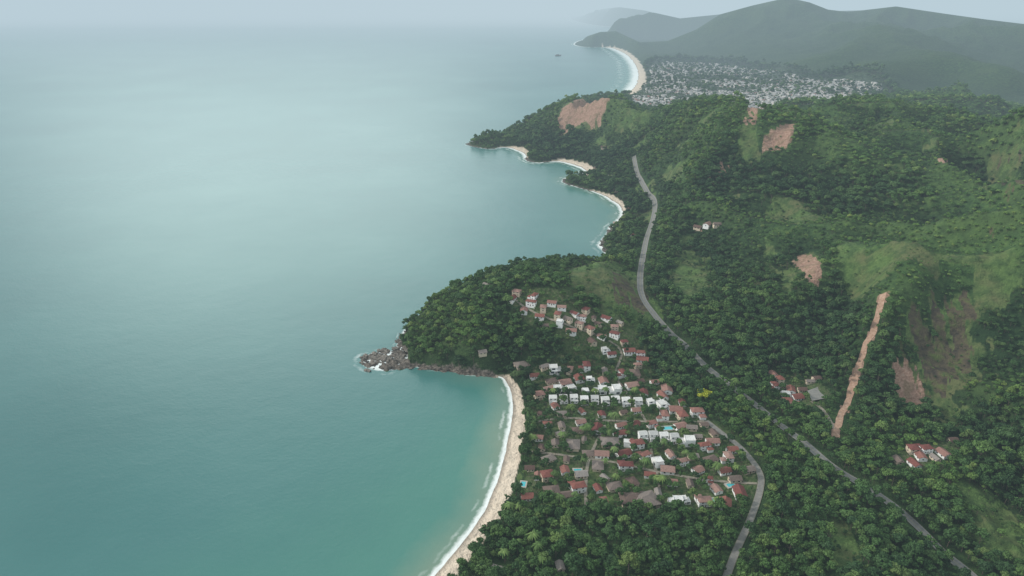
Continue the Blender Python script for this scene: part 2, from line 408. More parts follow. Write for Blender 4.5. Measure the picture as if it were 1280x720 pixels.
tw = t.ramp(n1, [(.35, (.035, .055, .032)), (.52, (.065, .08, .058)), (.68, (.16, .155, .14))])
sa = t.ramp(n3, [(.3, (.50, .41, .32)), (.7, (.62, .52, .41))])
sd = t.attr('shore'); wet = t.mr(sd, .8, 3.5)
sa = t.mix(wet, (.30, .25, .20), sa)
ro = t.ramp(n3, [(.3, (.035, .03, .026)), (.5, (.095, .08, .065)), (.72, (.20, .17, .145))])
def edge(a):
    return t.mr(t.math('ADD', t.attr(a), t.math('MULTIPLY', t.math('SUBTRACT', n3, .5), .9)), .35, .65)
c = forest
c = t.mix(t.attr('vill'), c, vg); c = t.mix(t.attr('town'), c, tw)
c = t.mix(edge('grass'), c, gr); c = t.mix(edge('bare'), c, ba); c = t.mix(edge('soil'), c, so)
c = t.mix(edge('rock'), c, ro); c = t.mix(t.attr('sand'), c, sa)
t.bump(n1, .9, 6.0)
M_ground = t.out(c, .9, .15)

# water material
t = NT('sea_water'); p = t.pos(); sd = t.attr('shore'); sw = t.attr('surf')
dist = t.math('MULTIPLY', sd, -1.0)
n2 = t.noise(.0032, 4, p, .55); n1 = t.noise(.02, 4, p, .6)
deep = t.ramp(n2, [(.3, (.026, .112, .108)), (.5, (.038, .136, .129)), (.7, (.062, .166, .155))])
shal = (.064, .195, .152)
f = t.mr(t.math('ADD', dist, t.math('MULTIPLY', t.math('SUBTRACT', n1, .5), 90.)), 0., 170., .9, 0.)
f = t.math('MULTIPLY', f, t.attr('sandy'))
col = t.mix(f, deep, shal)
f2 = t.mr(t.math('ADD', dist, t.math('MULTIPLY', t.math('SUBTRACT', n1, .5), 26.)), 0., 26., .8, 0.)
f2 = t.math('MULTIPLY', f2, t.attr('sandy'))
col = t.mix(f2, col, (.19, .235, .17))
nf = t.noise(.16, 5, p, .65); nb = t.noise(.035, 3, p)
rel = t.math('DIVIDE', t.math('ADD', dist, t.math('MULTIPLY', t.math('SUBTRACT', nf, .5), t.math('MULTIPLY', sw, 1.5))), sw)
foam1 = t.mr(rel, .45, 1.05, 1., 0.)
rel2 = t.math('ABSOLUTE', t.math('SUBTRACT', rel, 1.8)); foam2 = t.mr(rel2, .05, .4, .45, 0.)
foam2 = t.math('MULTIPLY', foam2, t.mr(nb, .46, .60))
foam = t.math('MAXIMUM', foam1, foam2)
foam = t.math('MULTIPLY', foam, t.mr(nf, .3, .6, .65, .95))
col = t.mix(foam, col, (.78, .80, .78))
wv = t.noise(.35, 3, p, .6); wv2 = t.noise(.05, 2, p)
hh = t.math('ADD', wv, t.math('MULTIPLY', wv2, 2.0))
t.bump(hh, .35, .35)
M_water = t.out(col, t.math('ADD', .25, t.math('MULTIPLY', foam, .6)), .5)
t.b.inputs['IOR'].default_value = 1.33

# ------------------------------------------------------------------ grid mesh
def grid_obj(name, Zg, keep, mat, attrs, smooth=True):
    idx = np.arange(NR * NA).reshape(NR, NA)
    q = np.stack([idx[:-1, :-1], idx[:-1, 1:], idx[1:, 1:], idx[1:, :-1]], -1)[:, :, ::-1]
    q = q[keep].reshape(-1, 4)
    used = np.zeros(NR * NA, bool); used[q.ravel()] = True
    remap = np.cumsum(used) - 1
    V = np.stack([X, Y, Zg], -1).reshape(-1, 3)[used].astype(np.float32)
    q = remap[q].astype(np.int32)
    me = bpy.data.meshes.new(name)
    me.vertices.add(len(V)); me.vertices.foreach_set('co', V.ravel())
    me.loops.add(q.size); me.loops.foreach_set('vertex_index', q.ravel())
    me.polygons.add(len(q)); me.polygons.foreach_set('loop_start', np.arange(0, q.size, 4, dtype=np.int32))
    me.polygons.foreach_set('loop_total', np.full(len(q), 4, np.int32))
    me.update(calc_edges=True)
    me.polygons.foreach_set('use_smooth', np.full(len(q), smooth))
    for k, a in attrs.items():
        at = me.attributes.new(k, 'FLOAT', 'POINT'); at.data.foreach_set('value', a.reshape(-1)[used].astype(np.float32))
    me.materials.append(mat)
    if len(q) and me.polygons[0].normal.z < 0:
        me.flip_normals()
    ob = bpy.data.objects.new(name, me); COL.objects.link(ob)
    return ob

Sc = S[:-1, :-1]; Rc = R[:-1, :-1]
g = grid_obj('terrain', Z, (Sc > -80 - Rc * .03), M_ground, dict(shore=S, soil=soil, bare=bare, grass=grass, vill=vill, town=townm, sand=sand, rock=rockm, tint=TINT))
g['kind'] = 'structure'; g['label'] = 'forested coastal hills with sandy beaches and bare soil scars'; g['category'] = 'terrain'
sandy = blur(sstep(0, 6, BW), 14, 3)
tip_m = tip[:-1, :-1]
w = grid_obj('sea', np.zeros(X.shape), (Sc < 12 + Rc * .015) | tip_m, M_water, dict(shore=S, surf=np.maximum(SW, 2), sandy=sandy))
w['kind'] = 'structure'; w['label'] = 'calm teal sea with white surf along the shore'; w['category'] = 'sea'

# ------------------------------------------------------------------ generic mesh helpers
def mk_mesh(name, V, Fc, mats, midx=None, smooth=False, clump=None):
    me = bpy.data.meshes.new(name); me.from_pydata([tuple(v) for v in V], [], [tuple(f) for f in Fc])
    for mm in mats: me.materials.append(mm)
    if midx is not None: me.polygons.foreach_set('material_index', midx)
    if smooth: me.polygons.foreach_set('use_smooth', [True] * len(me.polygons))
    if clump is not None:
        at = me.attributes.new('clump', 'FLOAT', 'POINT'); at.data.foreach_set('value', np.asarray(clump, np.float32))
    me.update(); return me

def box(x0, x1, y0, y1, z0, z1):
    V = [(x0, y0, z0), (x1, y0, z0), (x1, y1, z0), (x0, y1, z0), (x0, y0, z1), (x1, y0, z1), (x1, y1, z1), (x0, y1, z1)]
    Fc = [(3, 2, 1, 0), (4, 5, 6, 7), (0, 1, 5, 4), (1, 2, 6, 5), (2, 3, 7, 6), (3, 0, 4, 7)]
    return V, Fc
def merge(parts):
    V = []; Fc = []
    for v, f in parts:
        o = len(V); V += list(v); Fc += [tuple(i + o for i in q) for q in f]
    return V, Fc
def tube(p0, p1, r0, r1, n=7):
    p0 = Vector(p0); p1 = Vector(p1); d = (p1 - p0).normalized(); a = d.orthogonal().normalized(); b = d.cross(a)
    V = [tuple(pp + (a * math.cos(2 * math.pi * i / n) + b * math.sin(2 * math.pi * i / n)) * r) for pp, r in ((p0, r0), (p1, r1)) for i in range(n)]
    Fc = [(i, (i + 1) % n, n + (i + 1) % n, n + i) for i in range(n)] + [tuple(range(n, 2 * n))]
    return V, Fc
def ico(sub):
    bm = bmesh.new(); bmesh.ops.create_icosphere(bm, subdivisions=sub, radius=1)
    V = np.array([v.co[:] for v in bm.verts]); Fc = [tuple(v.index for v in f.verts) for f in bm.faces]; bm.free(); return V, Fc
ICO2 = ico(2); ICO3 = ico(3)

# ------------------------------------------------------------------ vegetation
def leaf_mat(name, stops):
    t = NT(name); c = t.ramp(t.rnd(), stops)
    big = t.noise(.012, 3, t.pos())
    c = t.mix(t.mr(big, .38, .66, 0., .6), c, t.mix(1.0, c, (1.25, 1.15, .85), 'MULTIPLY'))
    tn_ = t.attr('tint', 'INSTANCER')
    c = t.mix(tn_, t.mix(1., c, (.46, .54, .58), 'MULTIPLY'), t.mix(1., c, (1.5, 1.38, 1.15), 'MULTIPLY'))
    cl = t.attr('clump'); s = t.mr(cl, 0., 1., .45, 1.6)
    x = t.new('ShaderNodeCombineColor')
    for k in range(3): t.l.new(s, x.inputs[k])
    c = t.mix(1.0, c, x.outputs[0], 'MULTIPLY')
    return t.out(c, .65, .25)
M_leaf = leaf_mat('foliage', [(0., (.022, .055, .019)), (.35, (.035, .080, .023)), (.65, (.048, .101, .029)), (.88, (.070, .126, .037)), (1., (.10, .148, .046))])
M_yel = leaf_mat('yellow_green_foliage', [(0., (.22, .25, .02)), (1., (.26, .29, .03))])
M_palm = leaf_mat('palm_frond', [(0., (.05, .10, .025)), (1., (.095, .15, .045))])
t = NT('bark'); M_bark = t.out(t.ramp(t.noise(2., 4, t.obj()), [(.3, (.05, .04, .03)), (.7, (.12, .10, .08))]), .9, .1)

def crown_geo(seed, nl, Rr, zc, hz, leaves=32, ls=.66):
    r = np.random.default_rng(seed); V = []; Fc = []; cl = []
    lob = []
    for i in range(nl):
        a = 2 * math.pi * (i * .618 + r.random() * .1); q = math.sqrt((i + .3) / nl) * Rr * r.uniform(.55, .9)
        z = zc + hz * (1 - (q / Rr) ** 2) * .75 + r.normal() * .6
        lob.append((q * math.cos(a), q * math.sin(a), z, Rr * r.uniform(.20, .38), r.random()))
    for x, y, z, rad, tone in lob:
        o = len(V); ph = r.random() * 50
        for v in ICO2[0]:
            k = rad * (.84 + .45 * mnoise.noise(Vector((v[0] * 2 + ph, v[1] * 2, v[2] * 2))))
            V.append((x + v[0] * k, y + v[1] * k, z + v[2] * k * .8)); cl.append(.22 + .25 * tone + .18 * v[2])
        Fc += [tuple(i + o for i in f) for f in ICO2[1]]
        for _ in range(leaves):
            d = r.normal(size=3); d[2] = abs(d[2]) * 1.1 - .25; d /= np.linalg.norm(d)
            c = np.array([x, y, z]) + d * rad * r.uniform(.85, 1.3) * np.array([1, 1, .82])
            nn = d + r.normal(size=3) * .55; nn /= np.linalg.norm(nn)
            a = np.cross(nn, r.normal(size=3)); a /= np.linalg.norm(a); b = np.cross(nn, a)
            s = ls * r.uniform(.5, 1.15); o = len(V)
            V += [tuple(c + a * s), tuple(c + b * s * .7), tuple(c - a * s * .9), tuple(c - b * s * .7)]
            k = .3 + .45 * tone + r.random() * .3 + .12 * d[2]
            cl += [k] * 4; Fc.append((o, o + 1, o + 2, o + 3))
    return V, Fc, cl
def trunk_geo(seed, h, r0):
    r = random.Random(seed); parts = [tube((0, 0, -1.5), (0.2, 0, h * .55), r0, r0 * .7), tube((0.2, 0, h * .55), (0, .2, h), r0 * .7, r0 * .4)]
    for i in range(4):
        a = i * 1.6 + r.random(); parts.append(tube((.1, 0, h * (.5 + .1 * i)), (math.cos(a) * 2.4, math.sin(a) * 2.4, h * (.5 + .1 * i) + 2), r0 * .4, r0 * .15, 5))
    return merge(parts)

protos = []
specs = [(13, 4.8, 6.2, 3.0), (11, 4.2, 6.5, 3.6), (15, 5.6, 6.6, 2.6), (10, 3.8, 5.6, 3.4), (12, 4.6, 7.6, 4.2), (15, 5.6, 7.2, 3.2), (8, 3.4, 5.0, 2.8), (11, 3.6, 8.4, 5.0), (14, 5.2, 5.4, 2.2)]
src_col = bpy.data.collections.new('forest_tree_sources')
for i, (nl, Rr, zc, hz) in enumerate(specs):
    V, Fc, cl = crown_geo(100 + i, nl, Rr, zc, hz)
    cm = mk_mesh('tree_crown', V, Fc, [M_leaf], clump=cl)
    tV, tF = trunk_geo(i, zc - .3, .32); tm = mk_mesh('tree_trunk', tV, tF, [M_bark], smooth=True)
    protos.append((cm, tm))
    V2, F2 = merge([(V, Fc), (tV, tF)])
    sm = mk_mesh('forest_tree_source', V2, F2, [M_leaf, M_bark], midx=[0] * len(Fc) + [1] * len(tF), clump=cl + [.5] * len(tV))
    so_ = bpy.data.objects.new('forest_source_%d' % i, sm); src_col.objects.link(so_)
def palm_geo(seed):
    r = random.Random(seed); V = []; Fc = []; cl = []
    for i in range(15):
        a = i * 2.4; up = r.uniform(.2, 1.0); L = r.uniform(3.2, 4.2); tone = r.random()
        prev = None
        for k in range(6):
            s = k / 5; rr = L * s; z = 8.3 + up * 2.2 * s - 3.4 * s * s; w = .55 * math.sin(math.pi * (.12 + .86 * s)) + .03
            cx_, cy_ = math.cos(a) * rr, math.sin(a) * rr; nx, ny = -math.sin(a) * w, math.cos(a) * w
            o = len(V); V += [(cx_ + nx, cy_ + ny, z - w * .6), (cx_, cy_, z), (cx_ - nx, cy_ - ny, z - w * .6)]; cl += [.3 + .5 * tone] * 3
            if prev is not None: Fc += [(prev, prev + 1, o + 1, o), (prev + 1, prev + 2, o + 2, o + 1)]
            prev = o
    return V, Fc, cl
pV, pF, pc = palm_geo(3); palm_crown = mk_mesh('palm_crown', pV, pF, [M_palm], clump=pc)
tV, tF = merge([tube((0, 0, -1), (.3, 0, 4), .22, .17), tube((.3, 0, 4), (0, 0, 8.4), .17, .12)]); palm_trunk = mk_mesh('palm_trunk', tV, tF, [M_bark])
V, Fc, cl = crown_geo(444, 12, 5.4, 6, 3.2); yel_crown = mk_mesh('yellow_crown', V, Fc, [M_yel], clump=cl)

# ------------------------------------------------------------------ buildings
def tile_mat(name, c0, c1, c2):
    t = NT(name); o = t.obj(); rr = t.rnd()
    base = t.ramp(rr, [(0., c0), (.5, c1), (1., c2)])
    wv = t.new('ShaderNodeTexWave'); t.l.new(o, wv.inputs[0]); wv.inputs['Scale'].default_value = 1.6; wv.inputs['Distortion'].default_value = .3
    base = t.mix(t.mr(wv.outputs['Fac'], .2, .8, 0, .35), base, t.mix(1., base, (.55, .5, .48), 'MULTIPLY'))
    base = t.mix(t.mr(t.noise(.9, 4, o), .45, .7, 0, .6), base, t.mix(1., base, (.5, .5, .5), 'MULTIPLY'))
    return t.out(base, .85, .2)
M_red = tile_mat('terracotta_tiles', (.14, .046, .040), (.22, .085, .066), (.29, .18, .15))
M_brn = tile_mat('weathered_brown_tiles', (.11, .064, .052), (.15, .11, .092), (.27, .24, .22))
M_gry = tile_mat('grey_concrete_roof', (.42, .42, .41), (.56, .55, .53), (.70, .69, .67))
M_gry2 = tile_mat('weathered_town_roof', (.15, .145, .135), (.25, .24, .23), (.38, .37, .35))
def wall_mat(name, a, b):
    t = NT(name); c = t.ramp(t.rnd(), [(0., a), (1., b)])
    c = t.mix(t.mr(t.noise(.6, 4, t.obj()), .5, .75, 0, .4), c, t.mix(1., c, (.7, .68, .64), 'MULTIPLY')); return t.out(c, .8, .2)
M_white = wall_mat('white_plaster', (.70, .69, .67), (.84, .83, .81))
M_beige = wall_mat('beige_plaster', (.48, .40, .30), (.62, .52, .40))
M_town = wall_mat('town_plaster', (.36, .34, .31), (.58, .56, .53))
M_trf = tile_mat('pale_town_roof', (.26, .26, .25), (.36, .35, .34), (.50, .49, .47))
t = NT('window_glass'); M_glass = t.out(t.ramp(t.rnd(), [(0, (.02, .025, .03)), (1, (.05, .06, .07))]), .15, .6)
t = NT('wooden_door'); M_door = t.out(t.ramp(t.noise(3, 3, t.obj()), [(.3, (.09, .05, .03)), (.7, (.16, .09, .05))]), .6, .3)
t = NT('pool_water'); M_pool = t.out(t.ramp(t.noise(.8, 3, t.obj()), [(.3, (.03, .33, .38)), (.7, (.08, .43, .46))]), .08, .5)
t = NT('stone_paving'); M_pave = t.out(t.ramp(t.noise(1.2, 4, t.obj()), [(.3, (.30, .28, .24)), (.7, (.42, .39, .34))]), .85, .2)

def hip(cx_, cy_, w, d, z, rise, ov=.6):
    x0, x1, y0, y1 = cx_ - w / 2 - ov, cx_ + w / 2 + ov, cy_ - d / 2 - ov, cy_ + d / 2 + ov
    rl = max(w - d, 0) / 2; rl2 = max(d - w, 0) / 2
    V = [(x0, y0, z), (x1, y0, z), (x1, y1, z), (x0, y1, z), (x0, y0, z + .22), (x1, y0, z + .22), (x1, y1, z + .22), (x0, y1, z + .22)]
    if w >= d: V += [(cx_ - rl - .01, cy_, z + rise), (cx_ + rl + .01, cy_, z + rise)]; F_ = [(4, 5, 9, 8), (5, 6, 9), (6, 7, 8, 9), (7, 4, 8)]
    else: V += [(cx_, cy_ - rl2, z + rise), (cx_, cy_ + rl2, z + rise)]; F_ = [(4, 5, 8), (5, 6, 9, 8), (6, 7, 9), (7, 4, 8, 9)]
    F_ += [(3, 2, 1, 0), (0, 1, 5, 4), (1, 2, 6, 5), (2, 3, 7, 6), (3, 0, 4, 7)]
    return V, F_
def gable(cx_, cy_, w, d, z, rise, ov=.6, th=.2):
    x0, x1 = cx_ - w / 2 - ov, cx_ + w / 2 + ov; h2 = d / 2 + ov; k = rise / (d / 2); e = z - ov * k
    V = []
    for x in (x0, x1):
        V += [(x, cy_ - h2, e), (x, cy_, z + rise), (x, cy_ + h2, e), (x, cy_ + h2, e + th), (x, cy_, z + rise + th * 1.3), (x, cy_ - h2, e + th)]
    F_ = [(0, 1, 7, 6), (1, 2, 8, 7), (2, 3, 9, 8), (3, 4, 10, 9), (4, 5, 11, 10), (5, 0, 6, 11), (5, 4, 1, 0), (4, 3, 2, 1), (6, 7, 10, 11), (7, 8, 9, 10)]
    return V, F_
def gwall(cx_, cy_, w, d, z0, z1, rise):
    x0, x1, y0, y1 = cx_ - w / 2, cx_ + w / 2, cy_ - d / 2, cy_ + d / 2
    V = [(x0, y0, z0), (x0, y1, z0), (x0, y1, z1), (x0, cy_, z1 + rise - .05), (x0, y0, z1), (x1, y0, z0), (x1, y1, z0), (x1, y1, z1), (x1, cy_, z1 + rise - .05), (x1, y0, z1)]
    F_ = [(4, 3, 2, 1, 0), (5, 6, 7, 8, 9), (0, 5, 9, 4), (1, 2, 7, 6), (0, 1, 6, 5)]
    return V, F_

me_win = mk_mesh('window_pane', *box(-.75, .75, -.06, .06, -.6, .6), [M_glass])
me_bigwin = mk_mesh('wide_window_pane', *box(-1.6, 1.6, -.06, .06, -.95, .95), [M_glass])
me_door = mk_mesh('door_leaf', *box(-.5, .5, -.07, .07, 0, 2.1), [M_door])

def wins(w, d, storeys, sh=2.9, cx_=0, cy_=0, nper=2):
    L = []
    for s in range(storeys):
        z = 1.6 + s * sh
        for i in range(nper):
            x = cx_ + (i - (nper - 1) / 2) * w / nper * .95
            L.append((x + (.6 if s == 0 and nper == 2 and i == 1 else 0), cy_ - d / 2 - .03, z, 0)); L.append((x, cy_ + d / 2 + .03, z, 0))
        L.append((cx_ + w / 2 + .03, cy_, z, 90))
        L.append((cx_ - w / 2 - .03, cy_, z, 90))
    return L
kinds = []
def kind(name, label, cat, wall, wmat, roof, rmat, winlist, doorpos, winmesh=me_win):
    kinds.append(dict(name=name, label=label, cat=cat, wall=mk_mesh(name + '_wall', *merge(wall), [wmat]), roof=mk_mesh(name + '_roof', *merge(roof), [rmat]), wins=winlist, door=doorpos, wm=winmesh))
kind('tiled_house', 'white single-storey house with red clay tile gable roof', 'house',
     [gwall(0, 0, 11, 8, -3, 3, 1.9)], M_white, [gable(0, 0, 11, 8, 3, 1.9)], M_red, wins(11, 8, 1), (.2, -4.03, 0))
kind('tiled_villa', 'white two-storey villa with L-shaped red tile hip roof', 'house',
     [box(-6, 6, -3.5, 3.5, -3, 5.6), box(-6.5, -.5, 3.5, 8.5, -3, 3.2)], M_white, [hip(0, 0, 12, 7, 5.6, 1.9), hip(-3.5, 6.3, 6, 5.0, 3.2, 1.3, .5)], M_red, wins(12, 7, 2), (0, -3.53, 0))
kind('modern_house', 'white modern two-storey house with flat terraced roof', 'house',
     [box(-6, 6, -4.5, 4.5, -3, 3.1), box(-6.0, 2, -3.5, 4.48, 3.1, 6.0)], M_white,
     [box(-6.2, 2.2, -3.7, 4.7, 6.0, 6.25), box(2.25, 6.2, -4.7, 4.7, 3.1, 3.3), box(-6.2, -5.9, -3.7, 4.7, 6.25, 6.7), box(1.9, 2.2, -3.7, 4.7, 6.25, 6.7)], M_gry,
     [(-3, -4.53, 1.5, 0), (3.2, -4.53, 1.5, 0), (-2, -3.53, 4.6, 0), (-2, 4.53, 1.5, 0), (6.03, 0, 1.5, 90)], (.4, -4.53, 0), me_bigwin)
kind('large_hip_roof_house', 'large house with weathered brown tile hip roof', 'house',
     [box(-7.5, 7.5, -5.5, 5.5, -3, 3.2)], M_beige, [hip(0, 0, 15, 11, 3.2, 3.0, 1.0)], M_brn, wins(15, 11, 1), (0.2, -5.53, 0))
kind('terrace_house', 'narrow white two-storey terrace house with stepped gable roof', 'house',
     [gwall(0, 0, 8.0, 7.5, -3, 5.6, 1.5), box(-4.0, 4.0, -6.2, -3.76, -3, 2.8)], M_white, [gable(0, 0, 8.0, 7.5, 5.6, 1.5, .3), box(-4.15, 4.15, -6.4, -3.78, 2.8, 3.0)], M_gry,
     [(-2.2, -3.78, 4.6, 0), (2.2, -3.78, 4.6, 0), (2.2, -6.23, 1.5, 0), (-2, 3.78, 1.5, 0), (-2, 3.78, 4.5, 0), (2, 3.78, 4.5, 0)], (-1.4, -6.23, 0))
kind('hillside_house', 'beige two-storey hillside house with orange tile roof', 'house',
     [box(-5, 5, -4, 4, -5, 5.5)], M_beige, [hip(0, 0, 10, 8, 5.5, 2.0)], M_red, wins(10, 8, 2), (0.2, -4.03, 0))
kind('cottage', 'small cottage with faded brown tile gable roof', 'house',
     [gwall(0, 0, 9, 6.5, -3, 2.8, 1.6)], M_beige, [gable(0, 0, 9, 6.5, 2.8, 1.6, .7)], M_brn, wins(9, 6.5, 1), (.2, -3.28, 0))

HL = [
 (646, 370, 5), (664, 382, 1), (675, 399, 0), (697, 397, 5), (702, 388, 0), (727, 400, 1), (748, 408, 6), (768, 413, 5), (757, 441, 2), (603, 448, 6), (800, 446, 1), (714, 417, 0), (737, 416, 5), (683, 410, 6), (655, 391, 0), (797, 460, 5), (608, 358, 6),
 (640, 376, 0), (668, 375, 1), (679, 389, 5), (700, 407, 2), (718, 395, 0), (742, 400, 6), (768, 422, 1), (690, 381, 0), (803, 453, 0), (764, 446, 0), (724, 409, 5), (752, 424, 0), (780, 432, 5), (775, 406, 6), (786, 442, 0), (740, 430, 6), (732, 392, 5), (758, 400, 0), (710, 402, 6),
 (652, 459, 3), (680, 461, 6), (694, 465, 2), (712, 466, 5), (733, 462, 1), (724, 476, 0), (690, 479, 3), (706, 481, 0), (738, 478, 2), (754, 480, 0), (772, 486, 6), (668, 472, 0),
 (691, 502, 4), (704, 502, 4), (717, 502, 4), (730, 503, 4), (743, 503, 4), (756, 504, 4), (769, 504, 4), (782, 505, 4), (699, 491, 2), (714, 489, 2), (768, 491, 2), (797, 506, 4), (814, 506, 2), (829, 510, 2), (828, 498, 0), (732, 492, 2), (750, 492, 2), (687, 490, 0),
 (803, 548, 4), (816, 549, 4), (829, 550, 4), (842, 551, 4), (784, 556, 2), (830, 523, 1), (852, 524, 5), (850, 536, 0),
 (702, 536, 6), (722, 540, 3), (746, 540, 0), (762, 556, 3), (694, 557, 6), (716, 560, 3), (686, 576, 3), (708, 578, 6), (736, 570, 3), (752, 572, 0), (779, 571, 0), (806, 573, 1), (822, 580, 2), (838, 572, 0), (853, 582, 1), (866, 574, 6), (872, 590, 0), (888, 578, 3), (910, 575, 1), (905, 592, 0), (884, 602, 1), (862, 608, 6), (840, 606, 0), (812, 596, 0), (782, 588, 1), (790, 606, 3), (806, 630, 3), (790, 628, 3), (822, 620, 6), (855, 629, 2), (844, 632, 2), (880, 632, 1), (906, 634, 0), (924, 620, 0), (672, 598, 0), (684, 600, 5), (690, 620, 3), (708, 622, 6), (662, 588, 6), (726, 596, 6), (756, 600, 6), (768, 612, 3), (890, 556, 0), (872, 548, 6), (895, 615, 0), (918, 602, 6), (858, 556, 2), (880, 562, 1), (864, 538, 6), (834, 590, 0), (796, 560, 1), (730, 553, 6), (776, 535, 0), (702, 520, 6), (752, 521, 0), (779, 518, 6),
 (966, 471, 0), (968, 486, 1), (982, 497, 2), (992, 508, 0), (1002, 490, 6), (1012, 480, 6), (978, 484, 6), (974, 478, 5), (988, 491, 0), (996, 500, 0), (984, 506, 5), (1020, 476, 6), (1142, 583, 0), (1156, 566, 1), (1190, 553, 6), (1168, 576, 6), (1122, 578, 6), (1150, 574, 0), (1140, 566, 5), (1178, 570, 0),
 (691, 194, 2), (726, 226, 0), (786, 266, 0), (798, 279, 6), (872, 286, 6), (896, 283, 6), (884, 285, 0), (744, 212, 6), (700, 215, 0), (770, 240, 6), (764, 224, 2), (793, 295, 0), (622, 716, 6), (700, 712, 6), (754, 186, 6)]
hh_ = hit([a[0] for a in HL], [a[1] for a in HL])
pts_ = [(h[0], h[1]) for h in hh_]
vb0 = village_poly.min(0); vb1 = village_poly.max(0)
cnd = rng.uniform(vb0, vb1, (1500, 2)); okv = inside(village_poly, cnd[:, 0], cnd[:, 1]) & (road_dist(cnd[:, 0], cnd[:, 1]) > 3) & (shore(cnd[:, 0], cnd[:, 1]) > 22)
extra = []
for q in cnd[okv]:
    if len(extra) >= 34: break
    if min((q[0] - a) ** 2 + (q[1] - b) ** 2 for a, b in pts_) > 10.0 ** 2:
        pts_.append((q[0], q[1])); extra.append(q)
print('extra houses', len(extra))
for q in extra:
    HL.append((900, 600, random.choice([0, 0, 6, 0, 5, 3, 1, 2, 6])))
if extra:
    ex = np.array(extra); hh_ = np.vstack([hh_, np.stack([ex[:, 0], ex[:, 1], height(ex[:, 0], ex[:, 1])], 1)])
first = {}
house_xy = []
def make_house(K, loc, rot, sc, label=None, group='houses of the seaside village'):
    k = kinds[K]
    if K not in first:
        root = bpy.data.objects.new(k['name'], None); parts = []
        wl = bpy.data.objects.new('wall', k['wall']); rf = bpy.data.objects.new('roof', k['roof']); parts += [(wl, (0, 0, 0), 0), (rf, (0, 0, 0), 0)]
        dr = bpy.data.objects.new('door', me_door); parts.append((dr, k['door'], 0))
        for (x, y, z, a) in k['wins']:
            wo = bpy.data.objects.new('window', k['wm']); parts.append((wo, (x, y, z), a))
        first[K] = (root, parts)
        objs = [root] + [p_[0] for p_ in parts]
        for (o, l, a) in parts:
            o.location = l; o.rotation_euler = (0, 0, math.radians(a)); o.parent = root
    else:
        r0, parts = first[K]; root = r0.copy(); objs = [root]
        for (o, l, a) in parts:
            c_ = o.copy(); c_.parent = root; objs.append(c_)
    for o in objs: COL.objects.link(o)
    root.location = loc; root.rotation_euler = (0, 0, rot); root.scale = sc
    root.empty_display_size = 2
    root['label'] = label or k['label']; root['category'] = k['cat']; root['group'] = group
    return root
for (px, py, K), (x, y, z) in zip(HL, hh_):
    if K == 4: a = random.uniform(-3, 3) + 4
    elif py < 430: a = random.choice([0, 90, 180]) - 25 + random.uniform(-25, 25)
    else: a = random.choice([0, 90, 0, 90, 180]) + 6 + random.gauss(0, 12)
    if py < 300: s = .95
    elif K == 4: s = .74
    elif py < 430: s = random.uniform(.62, .82)
    elif px > 950: s = random.uniform(.6, .75)
    else: s = random.uniform(.56, .88) * (.9 if K in (1, 3) else 1)
    if K == 3 and 620 < py < 640: s = .95
    zz = float(height(x, y)) + .4
    make_house(K, (x, y, zz), math.radians(a), (s, s * random.uniform(.85, 1.15) if K != 4 else s, s))
    house_xy.append((x, y, 4.4 if K != 3 else 5.6))
house_xy = np.array(house_xy)

def pool(px, py, L, W_, rot, lab):
    x, y, z = hit(px, py)[0]
    e = bpy.data.objects.new('swimming_pool', None); e.location = (x, y, z + .5); e.rotation_euler = (0, 0, math.radians(rot))
    Vc, Fc_ = merge([box(-L / 2 - 1, L / 2 + 1, -W_ / 2 - 1, -W_ / 2, -1, .12), box(-L / 2 - 1, L / 2 + 1, W_ / 2, W_ / 2 + 1, -1, .12), box(-L / 2 - 1, -L / 2, -W_ / 2, W_ / 2, -1, .12), box(L / 2, L / 2 + 1, -W_ / 2, W_ / 2, -1, .12)])
    a = bpy.data.objects.new('coping', mk_mesh('coping', Vc, Fc_, [M_pave])); b_ = bpy.data.objects.new('pool_water', mk_mesh('pool_water', *box(-L / 2, L / 2, -W_ / 2, W_ / 2, -1, .0), [M_pool]))
    for o in (e, a, b_): COL.objects.link(o)
    a.parent = e; b_.parent = e; e['label'] = lab; e['category'] = 'swimming pool'; e['group'] = 'garden pools of the village'
    return (x, y, 6)
pl = [pool(833, 536, 9, 4, 5, 'turquoise garden pool with pale stone edge'), pool(654, 607, 5, 3, 80, 'small turquoise pool on a beachside lawn'), pool(888, 627, 5, 3, 10, 'turquoise pool beside red-roofed houses'), pool(722, 590, 5, 3, 0, 'small turquoise pool among garden trees'), pool(913, 608, 5, 3, 20, 'turquoise pool beside red-roofed houses')]
house_xy = np.vstack([house_xy, pl])

# ------------------------------------------------------------------ distant town
def small_house_mesh(name, w, d, h, rm):
    wV, wF = gwall(0, 0, w, d, -2, h, 1.6); rV, rF = gable(0, 0, w, d, h, 1.6, .5)
    V_, F_ = merge([(wV, wF), (rV, rF)])
    return mk_mesh(name, V_, F_, [M_town, rm], midx=[0] * len(wF) + [1] * len(rF))
tm_ = [small_house_mesh('town_house_a', 13, 9, 5, M_gry2), small_house_mesh('town_house_b', 12, 9, 4, M_red), small_house_mesh('town_house_c', 18, 11, 7, M_trf), small_house_mesh('town_house_d', 11, 9, 6, M_trf)]
x0, y0 = town_poly.min(0); x1_, y1_ = town_poly.max(0)
cand = rng.uniform((x0, y0), (x1_, y1_), (20000, 2))
ok = inside(town_poly, cand[:, 0], cand[:, 1]) & (shore(cand[:, 0], cand[:, 1]) > 55) & (height(cand[:, 0], cand[:, 1]) < 24)
ok &= fbm(cand[:, 0] / 120, cand[:, 1] / 120, 2, 77) > .37
cand = cand[ok][:3900]
cand = cand[np.argsort(np.hypot(cand[:, 0], cand[:, 1]))]
zt = height(cand[:, 0], cand[:, 1])
print('town', len(cand))
NI = 300 - len(HL)
